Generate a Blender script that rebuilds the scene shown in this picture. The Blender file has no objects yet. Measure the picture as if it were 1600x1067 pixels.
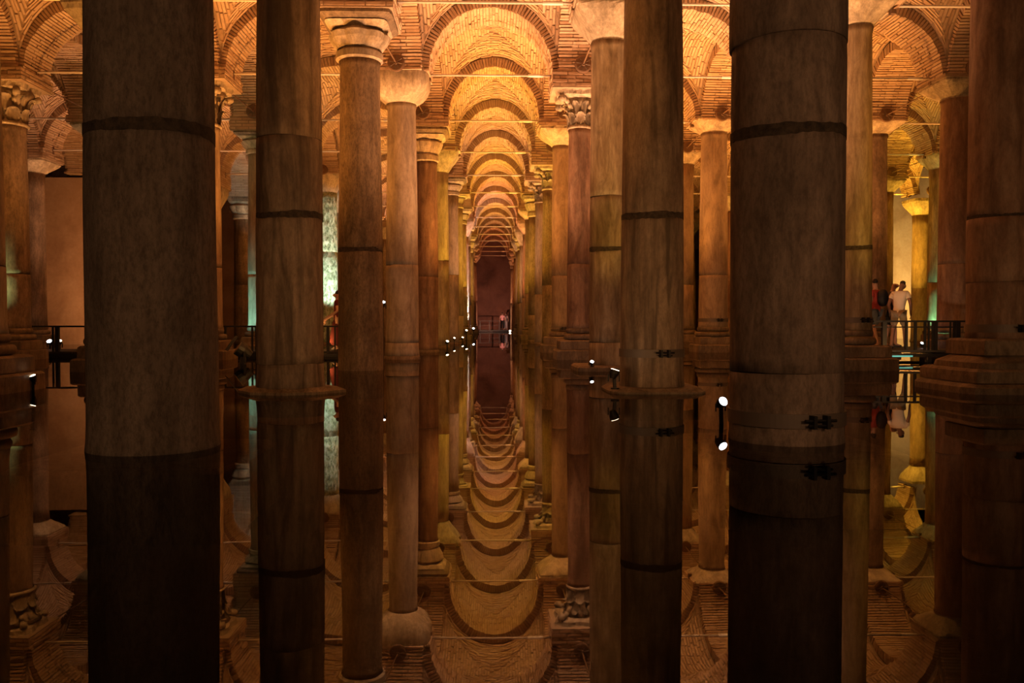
import bpy, bmesh, math, random
import numpy as np
from mathutils import Vector, Matrix, Euler

random.seed(7)
rng = np.random.default_rng(11)
SC = bpy.context.scene
COL = SC.collection

# ------------------------------------------------------------------ camera, world, exposure
F = 1300.0
CAM_H = 0.95
HOR, VPX = 503.0, 768.0
PITCH = math.atan((533.5 - HOR) / F)
YAW = -math.atan((800 - VPX) / F)
cam_d = bpy.data.cameras.new('camera')
cam_d.sensor_width = 36.0
cam_d.lens = F / 1600 * 36.0
cam_d.clip_end = 300
cam = bpy.data.objects.new('camera', cam_d)
cam.location = (0, 0, CAM_H)
cam.rotation_euler = Euler((math.pi / 2 - PITCH, 0, YAW), 'XYZ')
COL.objects.link(cam)
SC.camera = cam
CROT = cam.rotation_euler.to_matrix()

w = bpy.data.worlds.new('world')
SC.world = w
w.use_nodes = True
w.node_tree.nodes['Background'].inputs[0].default_value = (0.9, 0.5, 0.25, 1)
w.node_tree.nodes['Background'].inputs[1].default_value = 0.0
SC.view_settings.view_transform = 'Standard'
SC.view_settings.look = 'None'
SC.view_settings.exposure = 0.0
SC.view_settings.gamma = 1.0
SC.view_settings.use_curve_mapping = False
SC.cycles.caustics_reflective = False
SC.cycles.caustics_refractive = False

LIGHT = 2.1           # overall power of the uplights and added fill lamps


def at(px, py, Y):
    d = CROT @ Vector(((px - 800) / F, (533.5 - py) / F, -1))
    t = Y / d.y
    return Vector((d.x * t, Y, CAM_H + d.z * t))


def zpx(py, Y):
    return at(768, py, Y).z


def xpx(px, Y, py=350):
    return at(px, py, Y).x


# ------------------------------------------------------------------ materials
def new_mat(name):
    m = bpy.data.materials.new(name)
    m.use_nodes = True
    nt = m.node_tree
    for n in list(nt.nodes):
        nt.nodes.remove(n)
    out = nt.nodes.new('ShaderNodeOutputMaterial')
    b = nt.nodes.new('ShaderNodeBsdfPrincipled')
    nt.links.new(b.outputs[0], out.inputs[0])
    return m, nt, b


def plain(name, col, rough=0.6, metal=0.0, emit=None, es=0.0):
    m, nt, b = new_mat(name)
    b.inputs['Base Color'].default_value = (*col, 1)
    b.inputs['Roughness'].default_value = rough
    b.inputs['Metallic'].default_value = metal
    if emit:
        b.inputs['Emission Color'].default_value = (*emit, 1)
        b.inputs['Emission Strength'].default_value = es
    return m


def nd(nt, typ, **kw):
    n = nt.nodes.new(typ)
    for k, v in kw.items():
        if k in n.inputs.keys():
            n.inputs[k].default_value = v
        else:
            setattr(n, k, v)
    return n


def ramp(nt, fac, stops):
    r = nt.nodes.new('ShaderNodeValToRGB')
    el = r.color_ramp.elements
    while len(el) < len(stops):
        el.new(0.5)
    for e, (p, c) in zip(el, stops):
        e.position = p
        e.color = (*c, 1) if len(c) == 3 else c
    nt.links.new(fac, r.inputs[0])
    return r.outputs[0]


def mixc(nt, fac, a, b, mode='MIX'):
    n = nt.nodes.new('ShaderNodeMix')
    n.data_type = 'RGBA'
    n.blend_type = mode
    for s, v in ((n.inputs[0], fac), (n.inputs[6], a), (n.inputs[7], b)):
        if hasattr(v, 'is_output'):
            nt.links.new(v, s)
        elif isinstance(v, (int, float)):
            s.default_value = v
        else:
            s.default_value = (*v, 1)
    return n.outputs[2]


def coords(nt, scale=(1, 1, 1), shift=True):
    tc = nt.nodes.new('ShaderNodeTexCoord')
    mp = nt.nodes.new('ShaderNodeMapping')
    mp.inputs['Scale'].default_value = scale
    nt.links.new(tc.outputs['Object'], mp.inputs[0])
    if not shift:
        return mp.outputs[0]
    oi = nt.nodes.new('ShaderNodeObjectInfo')
    sc = nt.nodes.new('ShaderNodeMath')
    sc.operation = 'MULTIPLY'
    sc.inputs[1].default_value = 37.0
    nt.links.new(oi.outputs['Random'], sc.inputs[0])
    cx = nt.nodes.new('ShaderNodeCombineXYZ')
    for i in range(3):
        nt.links.new(sc.outputs[0], cx.inputs[i])
    ad = nt.nodes.new('ShaderNodeVectorMath')
    ad.operation = 'ADD'
    nt.links.new(mp.outputs[0], ad.inputs[0])
    nt.links.new(cx.outputs[0], ad.inputs[1])
    return ad.outputs[0]


def noise(nt, vec, scale, detail=4, rough=0.6, dist=0.0):
    n = nt.nodes.new('ShaderNodeTexNoise')
    n.inputs['Scale'].default_value = scale
    n.inputs['Detail'].default_value = detail
    n.inputs['Roughness'].default_value = rough
    n.inputs['Distortion'].default_value = dist
    nt.links.new(vec, n.inputs['Vector'])
    return n.outputs[0]


def bump(nt, b, h, strength, dist):
    bp = nt.nodes.new('ShaderNodeBump')
    bp.inputs['Strength'].default_value = strength
    bp.inputs['Distance'].default_value = dist
    nt.links.new(h, bp.inputs['Height'])
    nt.links.new(bp.outputs[0], b.inputs['Normal'])


def stone(name, c_dark, c_mid, c_light, streak=0.5, pit=0.3, stain=0.4, bumpd=0.012, rough=0.75, pitscale=22):
    m, nt, b = new_mat(name)
    v = coords(nt)
    vs = coords(nt, (1, 1, 0.16))
    big = noise(nt, v, 1.6, 5, 0.6)
    st = noise(nt, vs, 7.0, 5, 0.6, 0.5)
    mx = nt.nodes.new('ShaderNodeMix')
    mx.inputs[0].default_value = streak
    nt.links.new(big, mx.inputs[2])
    nt.links.new(st, mx.inputs[3])
    col = ramp(nt, mx.outputs[0], [(0.28, c_dark), (0.5, c_mid), (0.72, c_light)])
    fine = noise(nt, coords(nt, (1, 1, 0.42)), pitscale, 7, 0.8)
    pits = ramp(nt, fine, [(0.40, (0, 0, 0)), (0.55, (1, 1, 1))])
    col = mixc(nt, pit, col, mixc(nt, 1.0, col, pits, 'MULTIPLY'))
    mott = noise(nt, coords(nt, (1, 1, 0.3)), 4.5, 6, 0.72, 0.6)
    col = mixc(nt, 0.55, col, mixc(nt, 1.0, col, ramp(nt, mott, [(0.36, (0.22, 0.18, 0.15)), (0.60, (1, 1, 1))]), 'MULTIPLY'))
    # dark run-down stains
    vr = coords(nt, (1, 1, 0.1))
    run = noise(nt, vr, 3.2, 4, 0.65, 0.8)
    runf = ramp(nt, run, [(0.47, (0, 0, 0)), (0.64, (stain, stain, stain))])
    col = mixc(nt, runf, col, tuple(x * 0.3 for x in c_dark))
    nt.links.new(col, b.inputs['Base Color'])
    b.inputs['Roughness'].default_value = rough
    bump(nt, b, fine, 0.7, bumpd)
    return m


ST = {
    'pitted': stone('pitted_grey_granite', (0.22, 0.165, 0.125), (0.29, 0.22, 0.165), (0.36, 0.28, 0.21), 0.75, 0.40, 0.25, 0.03, 0.9, 30),
    'granite': stone('reddish_granite', (0.20, 0.14, 0.10), (0.33, 0.235, 0.17), (0.46, 0.34, 0.25), 0.4, 0.35, 0.35, 0.016),
    'stained': stone('stained_brown_stone', (0.24, 0.16, 0.10), (0.38, 0.27, 0.18), (0.50, 0.37, 0.25), 0.65, 0.25, 0.8, 0.010),
    'speck': stone('speckled_brown_stone', (0.23, 0.145, 0.075), (0.36, 0.25, 0.145), (0.46, 0.345, 0.22), 0.35, 0.45, 0.45, 0.012, 0.75, 30),
    'pale': stone('pale_marble', (0.33, 0.25, 0.165), (0.45, 0.355, 0.25), (0.55, 0.45, 0.33), 0.65, 0.15, 0.3, 0.006),
    'streak': stone('streaked_marble', (0.22, 0.14, 0.07), (0.39, 0.29, 0.175), (0.55, 0.44, 0.30), 0.92, 0.12, 0.35, 0.006),
    'red': stone('red_brown_marble', (0.20, 0.105, 0.065), (0.32, 0.195, 0.125), (0.42, 0.29, 0.20), 0.85, 0.2, 0.4, 0.008),
    'smooth': stone('smooth_tan_stone', (0.30, 0.205, 0.13), (0.40, 0.29, 0.19), (0.47, 0.355, 0.245), 0.4, 0.12, 0.2, 0.005),
    'capital': stone('weathered_capital_marble', (0.38, 0.30, 0.20), (0.56, 0.46, 0.33), (0.68, 0.58, 0.44), 0.25, 0.3, 0.35, 0.012),
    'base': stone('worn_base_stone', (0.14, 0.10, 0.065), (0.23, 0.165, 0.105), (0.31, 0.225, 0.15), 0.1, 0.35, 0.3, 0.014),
    'green': stone('algae_green_carved_stone', (0.25, 0.33, 0.20), (0.50, 0.60, 0.42), (0.75, 0.78, 0.68), 0.4, 0.3, 0.2, 0.012),
}


def carved_mat():
    m, nt, b = new_mat('algae_green_carved_stone')
    v = coords(nt, (1, 1, 0.55))
    vo = nt.nodes.new('ShaderNodeTexVoronoi')
    vo.inputs['Scale'].default_value = 5.5
    nt.links.new(v, vo.inputs['Vector'])
    n1 = noise(nt, v, 9, 6, 0.75)
    hh = nt.nodes.new('ShaderNodeMath')
    hh.operation = 'MULTIPLY_ADD'
    hh.inputs[1].default_value = 0.8
    nt.links.new(n1, hh.inputs[0])
    nt.links.new(vo.outputs['Distance'], hh.inputs[2])
    col = ramp(nt, n1, [(0.36, (0.05, 0.06, 0.04)), (0.46, (0.30, 0.38, 0.22)), (0.58, (0.62, 0.68, 0.52)), (0.70, (0.85, 0.86, 0.80))])
    nt.links.new(col, b.inputs['Base Color'])
    b.inputs['Roughness'].default_value = 0.6
    bump(nt, b, hh.outputs[0], 1.0, 0.10)
    return m


ST['green'] = carved_mat()


def brick_mat(name, attr):
    m, nt, b = new_mat(name)
    if attr:
        a = nt.nodes.new('ShaderNodeAttribute')
        a.attribute_name = 'tint'
        fac = a.outputs['Fac']
    else:
        a = nt.nodes.new('ShaderNodeObjectInfo')
        fac = a.outputs['Random']
    tc = nt.nodes.new('ShaderNodeTexCoord')
    g = nt.nodes.new('ShaderNodeNewGeometry')
    n1 = noise(nt, g.outputs['Position'], 9.0, 5, 0.65)
    n2 = noise(nt, g.outputs['Position'], 0.9, 4, 0.6)
    col = ramp(nt, fac, [(0.0, (0.42, 0.27, 0.17)), (0.35, (0.50, 0.345, 0.23)), (0.7, (0.54, 0.385, 0.265)), (1.0, (0.59, 0.44, 0.32))])
    col = mixc(nt, 0.35, col, mixc(nt, 1.0, col, ramp(nt, n1, [(0.3, (0.4, 0.4, 0.4)), (0.65, (1, 1, 1))]), 'MULTIPLY'))
    col = mixc(nt, ramp(nt, n2, [(0.45, (0, 0, 0)), (0.75, (0.5, 0.5, 0.5))]), col, (0.66, 0.52, 0.40))
    nt.links.new(col, b.inputs['Base Color'])
    b.inputs['Roughness'].default_value = 0.9
    bump(nt, b, n1, 0.6, 0.02)
    return m


M_BRICKS = brick_mat('vault_brickwork', True)
M_BRICK = brick_mat('vault_brick', False)


def mortar_mat():
    m, nt, b = new_mat('lime_mortar')
    g = nt.nodes.new('ShaderNodeNewGeometry')
    n1 = noise(nt, g.outputs['Position'], 14.0, 5, 0.7)
    n2 = noise(nt, g.outputs['Position'], 1.1, 3, 0.6)
    col = ramp(nt, n1, [(0.3, (0.23, 0.16, 0.105)), (0.7, (0.37, 0.27, 0.185))])
    col = mixc(nt, ramp(nt, n2, [(0.4, (0, 0, 0)), (0.7, (0.6, 0.6, 0.6))]), col, (0.46, 0.35, 0.25))
    nt.links.new(col, b.inputs['Base Color'])
    b.inputs['Roughness'].default_value = 0.95
    bump(nt, b, n1, 0.7, 0.03)
    return m


M_MORTAR = mortar_mat()
M_IRON = plain('rusty_iron', (0.17, 0.10, 0.06), 0.7, 0.1)
M_ROD = plain('grey_iron_rod', (0.62, 0.54, 0.47), 0.5, 0.0)
M_SLEEVE = plain('bright_steel_sleeve', (0.85, 0.80, 0.74), 0.4, 0.0)
M_BLACK = plain('black_painted_metal', (0.012, 0.011, 0.010), 0.5, 0.3)
M_DECK = plain('dark_deck', (0.022, 0.019, 0.016), 0.7)


def band_mat():
    m, nt, b = new_mat('dark_joint_lead')
    v = coords(nt)
    n1 = noise(nt, v, 16, 5, 0.7)
    nt.links.new(ramp(nt, n1, [(0.35, (0.030, 0.021, 0.014)), (0.7, (0.10, 0.07, 0.046))]), b.inputs['Base Color'])
    b.inputs['Roughness'].default_value = 0.9
    bump(nt, b, n1, 0.8, 0.03)
    return m


M_BAND = band_mat()
M_STRAP = plain('dull_steel_strap', (0.16, 0.125, 0.10), 0.6, 0.35)


def plaster_mat(name, a, c, d):
    m, nt, b = new_mat(name)
    g = nt.nodes.new('ShaderNodeNewGeometry')
    n1 = noise(nt, g.outputs['Position'], 0.6, 5, 0.6, 0.4)
    n2 = noise(nt, g.outputs['Position'], 7.0, 5, 0.7)
    col = ramp(nt, n1, [(0.3, a), (0.5, c), (0.7, d)])
    col = mixc(nt, 0.3, col, mixc(nt, 1.0, col, ramp(nt, n2, [(0.3, (0.5, 0.5, 0.5)), (0.7, (1, 1, 1))]), 'MULTIPLY'))
    nt.links.new(col, b.inputs['Base Color'])
    b.inputs['Roughness'].default_value = 0.85
    bump(nt, b, n2, 0.4, 0.02)
    return m


M_PLASTER = plaster_mat('stained_plaster', (0.34, 0.21, 0.14), (0.48, 0.33, 0.23), (0.56, 0.41, 0.31))
M_DARKBRICK = plaster_mat('dark_red_brick', (0.16, 0.07, 0.05), (0.26, 0.12, 0.085), (0.34, 0.17, 0.12))
M_FLOOR = plaster_mat('silty_floor', (0.045, 0.030, 0.018), (0.065, 0.042, 0.026), (0.09, 0.06, 0.036))


def water_mat():
    m = bpy.data.materials.new('still_water')
    m.use_nodes = True
    nt = m.node_tree
    for n in list(nt.nodes):
        nt.nodes.remove(n)
    out = nt.nodes.new('ShaderNodeOutputMaterial')
    fr = nt.nodes.new('ShaderNodeFresnel')
    fr.inputs['IOR'].default_value = 1.33
    gl = nt.nodes.new('ShaderNodeBsdfGlossy')
    gl.inputs['Roughness'].default_value = 0.0
    tr = nt.nodes.new('ShaderNodeBsdfTransparent')
    tr.inputs['Color'].default_value = (0.50, 0.40, 0.28, 1)
    mx = nt.nodes.new('ShaderNodeMixShader')
    g = nt.nodes.new('ShaderNodeNewGeometry')
    n1 = noise(nt, g.outputs['Position'], 1.3, 2, 0.5)
    bp = nt.nodes.new('ShaderNodeBump')
    bp.inputs['Strength'].default_value = 0.02
    bp.inputs['Distance'].default_value = 0.02
    nt.links.new(n1, bp.inputs['Height'])
    nt.links.new(bp.outputs[0], gl.inputs['Normal'])
    nt.links.new(fr.outputs[0], mx.inputs[0])
    nt.links.new(tr.outputs[0], mx.inputs[1])
    nt.links.new(gl.outputs[0], mx.inputs[2])
    nt.links.new(mx.outputs[0], out.inputs[0])
    return m


M_WATER = water_mat()


# ------------------------------------------------------------------ mesh helpers
def link(name, me, parent=None, loc=None):
    o = bpy.data.objects.new(name, me)
    COL.objects.link(o)
    if parent is not None:
        o.parent = parent
    if loc is not None:
        o.location = loc
    return o


def empty(name, loc=(0, 0, 0), rz=0.0):
    o = bpy.data.objects.new(name, None)
    o.empty_display_size = 0.2
    COL.objects.link(o)
    o.location = loc
    o.rotation_euler = (0, 0, rz)
    return o


def tag(o, label=None, cat=None, group=None, kind=None):
    if label:
        o['label'] = label
    if cat:
        o['category'] = cat
    if group:
        o['group'] = group
    if kind:
        o['kind'] = kind
    return o


def mesh_q(name, V, Q, mat, tint=None, smooth=False):
    """mesh from numpy verts (n,3) and quads (m,4)"""
    V = np.ascontiguousarray(V, dtype=np.float32)
    Q = np.ascontiguousarray(Q, dtype=np.int32)
    me = bpy.data.meshes.new(name)
    me.vertices.add(len(V))
    me.vertices.foreach_set('co', V.ravel())
    me.loops.add(Q.size)
    me.loops.foreach_set('vertex_index', Q.ravel())
    me.polygons.add(len(Q))
    me.polygons.foreach_set('loop_start', np.arange(0, Q.size, 4, dtype=np.int32))
    me.update(calc_edges=True)
    if tint is not None:
        a = me.attributes.new('tint', 'FLOAT', 'FACE')
        a.data.foreach_set('value', np.ascontiguousarray(tint, dtype=np.float32))
    me.polygons.foreach_set('use_smooth', np.full(len(Q), smooth))
    me.materials.append(mat)
    return me


BOXQ = np.array([[4, 5, 6, 7], [0, 4, 7, 3], [1, 2, 6, 5], [0, 1, 5, 4], [3, 7, 6, 2]])  # no back face


def brick_mesh(name, V8, mat):
    """V8: (n,8,3) brick corners, 0-3 at the back, 4-7 at the visible face"""
    n = len(V8)
    Q = (np.arange(n)[:, None, None] * 8 + BOXQ[None]).reshape(-1, 4)
    t = np.repeat(rng.random(n), 5)
    return mesh_q(name, V8.reshape(-1, 3), Q, mat, t)


def bm_mesh(name, bm, mat, smooth=False, recalc=True):
    if recalc:
        bmesh.ops.recalc_face_normals(bm, faces=bm.faces)
    me = bpy.data.meshes.new(name)
    bm.to_mesh(me)
    bm.free()
    if smooth:
        for p in me.polygons:
            p.use_smooth = True
    if isinstance(mat, (list, tuple)):
        for x in mat:
            me.materials.append(x)
    else:
        me.materials.append(mat)
    return me


def ring_loft(bm, rings, cap0=True, cap1=True):
    """rings: list of lists of 3D points, same count; lofts quads"""
    vs = [[bm.verts.new(p) for p in r] for r in rings]
    n = len(vs[0])
    for a, b in zip(vs[:-1], vs[1:]):
        for k in range(n):
            bm.faces.new((a[k], a[(k + 1) % n], b[(k + 1) % n], b[k]))
    if cap0:
        bm.faces.new(list(reversed(vs[0])))
    if cap1:
        bm.faces.new(vs[-1])
    return vs


def circ(r, z, n=32, cx=0, cy=0, wob=None):
    out = []
    for k in range(n):
        a = 2 * math.pi * k / n
        rr = r * (1 + (wob(a, z) if wob else 0))
        out.append((cx + rr * math.cos(a), cy + rr * math.sin(a), z))
    return out


def sqr(h, z, n=32, p=8.0, jit=0.0, rot=0.0):
    """superellipse square of half-width h"""
    out = []
    for k in range(n):
        a = 2 * math.pi * k / n
        c, s = math.cos(a), math.sin(a)
        r = h / ((abs(c) ** p + abs(s) ** p) ** (1 / p))
        r *= 1 + random.uniform(-jit, jit)
        out.append((r * math.cos(a + rot), r * math.sin(a + rot), z))
    return out


def box_bm(bm, x0, x1, y0, y1, z0, z1, mtx=None):
    vs = [bm.verts.new((x, y, z)) for z in (z0, z1) for x, y in ((x0, y0), (x1, y0), (x1, y1), (x0, y1))]
    if mtx is not None:
        for v in vs:
            v.co = mtx @ v.co
    for f in ((3, 2, 1, 0), (4, 5, 6, 7), (0, 1, 5, 4), (1, 2, 6, 5), (2, 3, 7, 6), (3, 0, 4, 7)):
        bm.faces.new([vs[i] for i in f])
    return vs


def tube_bm(bm, p0, p1, r0, r1=None, n=10):
    r1 = r0 if r1 is None else r1
    p0, p1 = Vector(p0), Vector(p1)
    d = (p1 - p0).normalized()
    u = d.orthogonal().normalized()
    v = d.cross(u)
    rings = []
    for p, r in ((p0, r0), (p1, r1)):
        rings.append([p + u * (r * math.cos(2 * math.pi * k / n)) + v * (r * math.sin(2 * math.pi * k / n)) for k in range(n)])
    ring_loft(bm, rings)


def noise_wob(seed, amp):
    r = random.Random(seed)
    terms = [(r.randint(1, 6), r.uniform(0, 6.28), r.uniform(-3, 3), r.uniform(0.3, 1)) for _ in range(7)]
    return lambda a, z: amp * sum(w_ * math.sin(k * a + ph + kz * z) for k, ph, kz, w_ in terms) / 3


# ------------------------------------------------------------------ grid of columns
ROWY = {-1: -3.0, 0: 1.8, 1: 6.6, 2: 11.5, 3: 16.55}
for j in range(4, 18):
    ROWY[j] = 21.4 + 4.81 * (j - 4)
JMAX = 16
LINES = [-21.7, -16.95, -12.05, -7.1, -2.25, 2.2, 7.1, 12.0, 16.85, 21.4]   # X of the rows of columns
NL = len(LINES)
POS = {}
for p_, X in enumerate(LINES):
    for j in ROWY:
        r = random.Random(p_ * 100 + j)
        POS[(p_, j)] = [X + r.uniform(-0.08, 0.08), ROWY[j] + r.uniform(-0.06, 0.06)]


def setpos(p, j, px, Y=None, py=350):
    Y = Y or ROWY[j]
    POS[(p, j)] = [xpx(px, Y, py), Y]


L1, R1, L2, L3, L4, R2, R3, R4, R5 = 4, 5, 3, 2, 1, 6, 7, 8, 9
for j, px, Y in ((1, 237, 6.40), (2, 453, 11.3), (3, 563, None), (4, 628, None), (5, 666, None), (6, 688, None), (7, 703, None),
                 (8, 711, None), (9, 719, None), (10, 723, None), (11, 727, None), (12, 730, None), (13, 733, None),
                 (14, 735, None), (15, 737, None), (16, 739, None)):
    setpos(L1, j, px, Y)
for j, px, Y in ((1, 1230, 6.70), (2, 1019, 11.5), (3, 951, None), (4, 905, None), (5, 877, None), (6, 860, None), (7, 847, None),
                 (8, 838, None), (9, 831, None), (10, 826, None), (11, 821, None), (12, 817, None), (13, 813, None),
                 (14, 810, None), (15, 807, None), (16, 804, None)):
    setpos(R1, j, px, Y)
for p, j, px, Y in ((R2, 2, 1562, 11.5), (R2, 3, 1337, None), (R2, 4, 1206, None), (R2, 5, 1115, None), (R2, 6, 1067, None),
                    (R3, 4, 1494, None), (R3, 5, 1366, None), (R4, 6, 1473, None), (R4, 7, 1380, None), (R5, 8, 1440, None),
                    (L3, 4, 15, None), (L2, 3, 180, None), (L2, 4, 321, None), (L2, 5, 409, None), (L4, 6, 53, None),
                    (L3, 8, 381, None), (L2, 7, 511, None)):
    setpos(p, j, px, Y)

# every column the photograph shows: widths in pixels, shaft top and capital top (py), joints (py, kind), strap (py), base tiers
SPEC = {}


def col(p, j, wt, wb, st, ct, cap, mat, joints=(), strap=None, base='none', label=None, capmat='capital', lean=0.0):
    Y = POS[(p, j)][1]
    SPEC[(p, j)] = dict(rt=wt / 2 * Y / F, rb=wb / 2 * Y / F, zt=zpx(st, Y) if st > -900 else 6.3, ct=zpx(ct, Y) if ct > -900 else 7.05,
                        cap=cap, mat=mat, joints=[(zpx(y, Y), k) for y, k in joints], strap=zpx(strap, Y) if strap else None,
                        base=base, label=label, capmat=capmat)


col(L1, 1, 170, 190, -999, -999, 'block', 'pitted', [(216, 'band')], None, 'sunk', 'massive dark grey column with a rough pitted shaft and one dark joint band')
col(L1, 2, 91, 101, -999, -999, 'block', 'stained', [(222, 'crack'), (341, 'band'), (567, 'crack')], None, 'octagon', 'brown column streaked with black stains standing on a thin pointed octagonal slab')
col(L1, 3, 60, 69, 100, 33, 'lobed', 'speck', [(392, 'band')], None, 'none', 'speckled brown column with a lobed capital under a dark square abacus')
col(L1, 4, 43, 52, 165, 110, 'cushion', 'pale', [(415, 'crack'), (535, 'crack')], None, 'ring', 'pale tan column under a big rounded cushion capital')
col(L1, 5, 33, 37, 255, 205, 'lobed', 'red', [(433, 'crack')], None, 'ring', 'dark red-brown column with a stepped capital behind the pale cushion-capital column')
col(L1, 6, 24, 27, 272, 235, 'block', 'pale', [(408, 'crack')], None, 'ring', 'narrow yellow-lit column with a block capital, sixth of the pitted column row')
col(R1, 1, 161, 172, -999, -999, 'block', 'granite', [(72, 'step'), (214, 'band'), (580, 'crack')], 650, 'sunk', 'massive reddish column with a stepped upper joint and a clamped steel strap near the water')
col(R1, 2, 86, 98, -999, -999, 'block', 'stained', [(340, 'band')], 551, 'slab', 'brown column with a clamped steel strap standing on a worn rounded stone slab')
col(R1, 3, 54, 60, 68, 12, 'block', 'streak', [(308, 'crack'), (390, 'band'), (535, 'crack')], None, 'square', 'yellow streaked marble column with a plain block capital and two dark joints')
col(R1, 4, 33, 38, 203, 147, 'corinthian', 'red', [(413, 'crack'), (510, 'band')], None, 'attic', 'reddish streaked column with an acanthus leaf capital below a dark crevice')
col(R1, 5, 27, 30, 230, 203, 'block', 'smooth', [(431, 'crack')], 513, 'attic', 'tan column with a plain tapered capital beside the acanthus-capital column')
col(R1, 6, 23, 26, 298, 262, 'corinthian', 'speck', [(446, 'crack')], None, 'ring', 'yellow-lit mottled column with a leaf capital, sixth of the strapped column row')
col(R1, 7, 20, 23, 318, 285, 'corinthian', 'pale', [(460, 'crack')], None, 'ring', 'olive-lit column with a leaf capital, seventh of the strapped column row')
col(R2, 2, 86, 92, -999, -999, 'block', 'red', [(340, 'band'), (440, 'step')], 513, 'great', 'red-brown column rising from a heavy base of stacked stone blocks and a broad slab')
col(R2, 3, 43, 50, 40, -10, 'block', 'streak', [(387, 'band')], 500, 'attic', 'yellow-lit tan column on a stepped moulded base beside the visitors')
col(R2, 4, 43, 48, 150, 115, 'block', 'smooth', [(400, 'crack')], None, 'attic', 'tan column hidden almost wholly behind the massive reddish column')
col(R2, 5, 39, 45, 208, 188, 'block', 'smooth', [(430, 'crack')], 500, 'attic', 'orange-lit smooth column on a stepped base, seen between the two strapped columns')
col(R2, 6, 31, 34, 258, 236, 'block', 'smooth', [(445, 'crack')], None, 'attic', 'slim tan column with a tapered capital behind the strapped brown column')
col(R3, 4, 48, 52, 152, 126, 'block', 'red', [(412, 'crack')], None, 'attic', 'red-brown column with a tapered capital white-lit on one face')
col(R3, 5, 35, 38, 210, 190, 'block', 'granite', [(460, 'crack')], None, 'attic', 'grey-brown shadowed column behind the red-shirted visitor')
col(R4, 6, 40, 43, 262, 238, 'block', 'streak', [(441, 'crack')], None, 'attic', 'slender column washed by green light beside the walkway corner')
col(R4, 7, 28, 30, 300, 280, 'block', 'red', [], None, 'ring', 'dark red-brown column at the edge of the yellow wall')
col(R5, 8, 26, 28, 335, 310, 'block', 'smooth', [(450, 'crack')], None, 'ring', 'yellow-lit column standing against the yellow wall')
col(L3, 4, 50, 54, 203, 140, 'corinthian', 'granite', [(430, 'crack')], None, 'attic', 'speckled column green-lit along one edge with a battered leaf capital')
col(L2, 3, 68, 72, 70, 22, 'block', 'granite', [], None, 'attic', 'column with a smooth yellowish block capital behind the pitted grey column')
col(L2, 4, 44, 48, 203, 137, 'corinthian', 'smooth', [(419, 'crack')], None, 'attic', 'smooth orange-lit column with a ragged leaf capital beside the pitted grey column')
col(L2, 5, 38, 42, 245, 213, 'lobed', 'smooth', [(430, 'crack')], None, 'attic', 'teal-lit column mostly hidden by the stained brown column')
col(L2, 7, 30, 32, 303, 272, 'block', 'green', [(395, 'crack')], None, 'ring', 'carved column glaring white and algae green under a bright lamp')
col(L4, 6, 30, 33, 275, 255, 'block', 'granite', [], None, 'attic', 'slim grey-brown column with a tapered capital before the orange plaster wall')
col(L3, 7, 30, 32, 335, 296, 'block', 'granite', [], None, 'ring', 'column with a pale tapered block capital at the end of the plaster wall')
col(L3, 8, 28, 31, 345, 311, 'lobed', 'speck', [(446, 'crack')], None, 'ring', 'mottled column with a wide stepped capital before the pinkish wall')


def captop(p, j):
    return SPEC[(p, j)]['ct'] if (p, j) in SPEC else 6.95 + 0.3 * random.Random(p * 31 + j).random()


# ------------------------------------------------------------------ uplights (the coloured lamps that wash the vaults) and added fill lamps


def spot(loc, target, energy, col, size=85, blend=0.7, rad=0.06):
    d = bpy.data.lights.new('uplight_or_fill', 'SPOT')
    d.energy = energy * LIGHT
    d.color = col
    d.spot_size = math.radians(size)
    d.spot_blend = blend
    d.shadow_soft_size = rad
    o = bpy.data.objects.new('uplight_or_fill', d)
    COL.objects.link(o)
    o.location = loc
    v = Vector(target) - Vector(loc)
    o.rotation_euler = v.to_track_quat('-Z', 'Y').to_euler()
    return o


def bay_centre(p, j):
    q = [POS[(p, j)], POS[(p + 1, j)], POS[(p, j + 1)], POS[(p + 1, j + 1)]]
    return sum(a[0] for a in q) / 4, sum(a[1] for a in q) / 4


def uplight_or_fill(p, j, energy, col, fill=0.014):
    """two underwater floodlights in the bay, pointing up at its vault and at the face of the next arch"""
    cx, cy = bay_centre(p, j)
    for sg in (-1, 1):
        spot((cx + sg * 0.5, cy + 0.9, -0.2), (cx - sg * 0.7, cy + 0.3, 8.8), energy * 1.2, col, 84, 0.9)
    spot((cx, cy - 0.8, 0.3), (cx, cy + 5.0, 3.4), energy * fill, col, 150, 1.0)  # added fill spot, brightens the lower shafts of the next row


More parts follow.
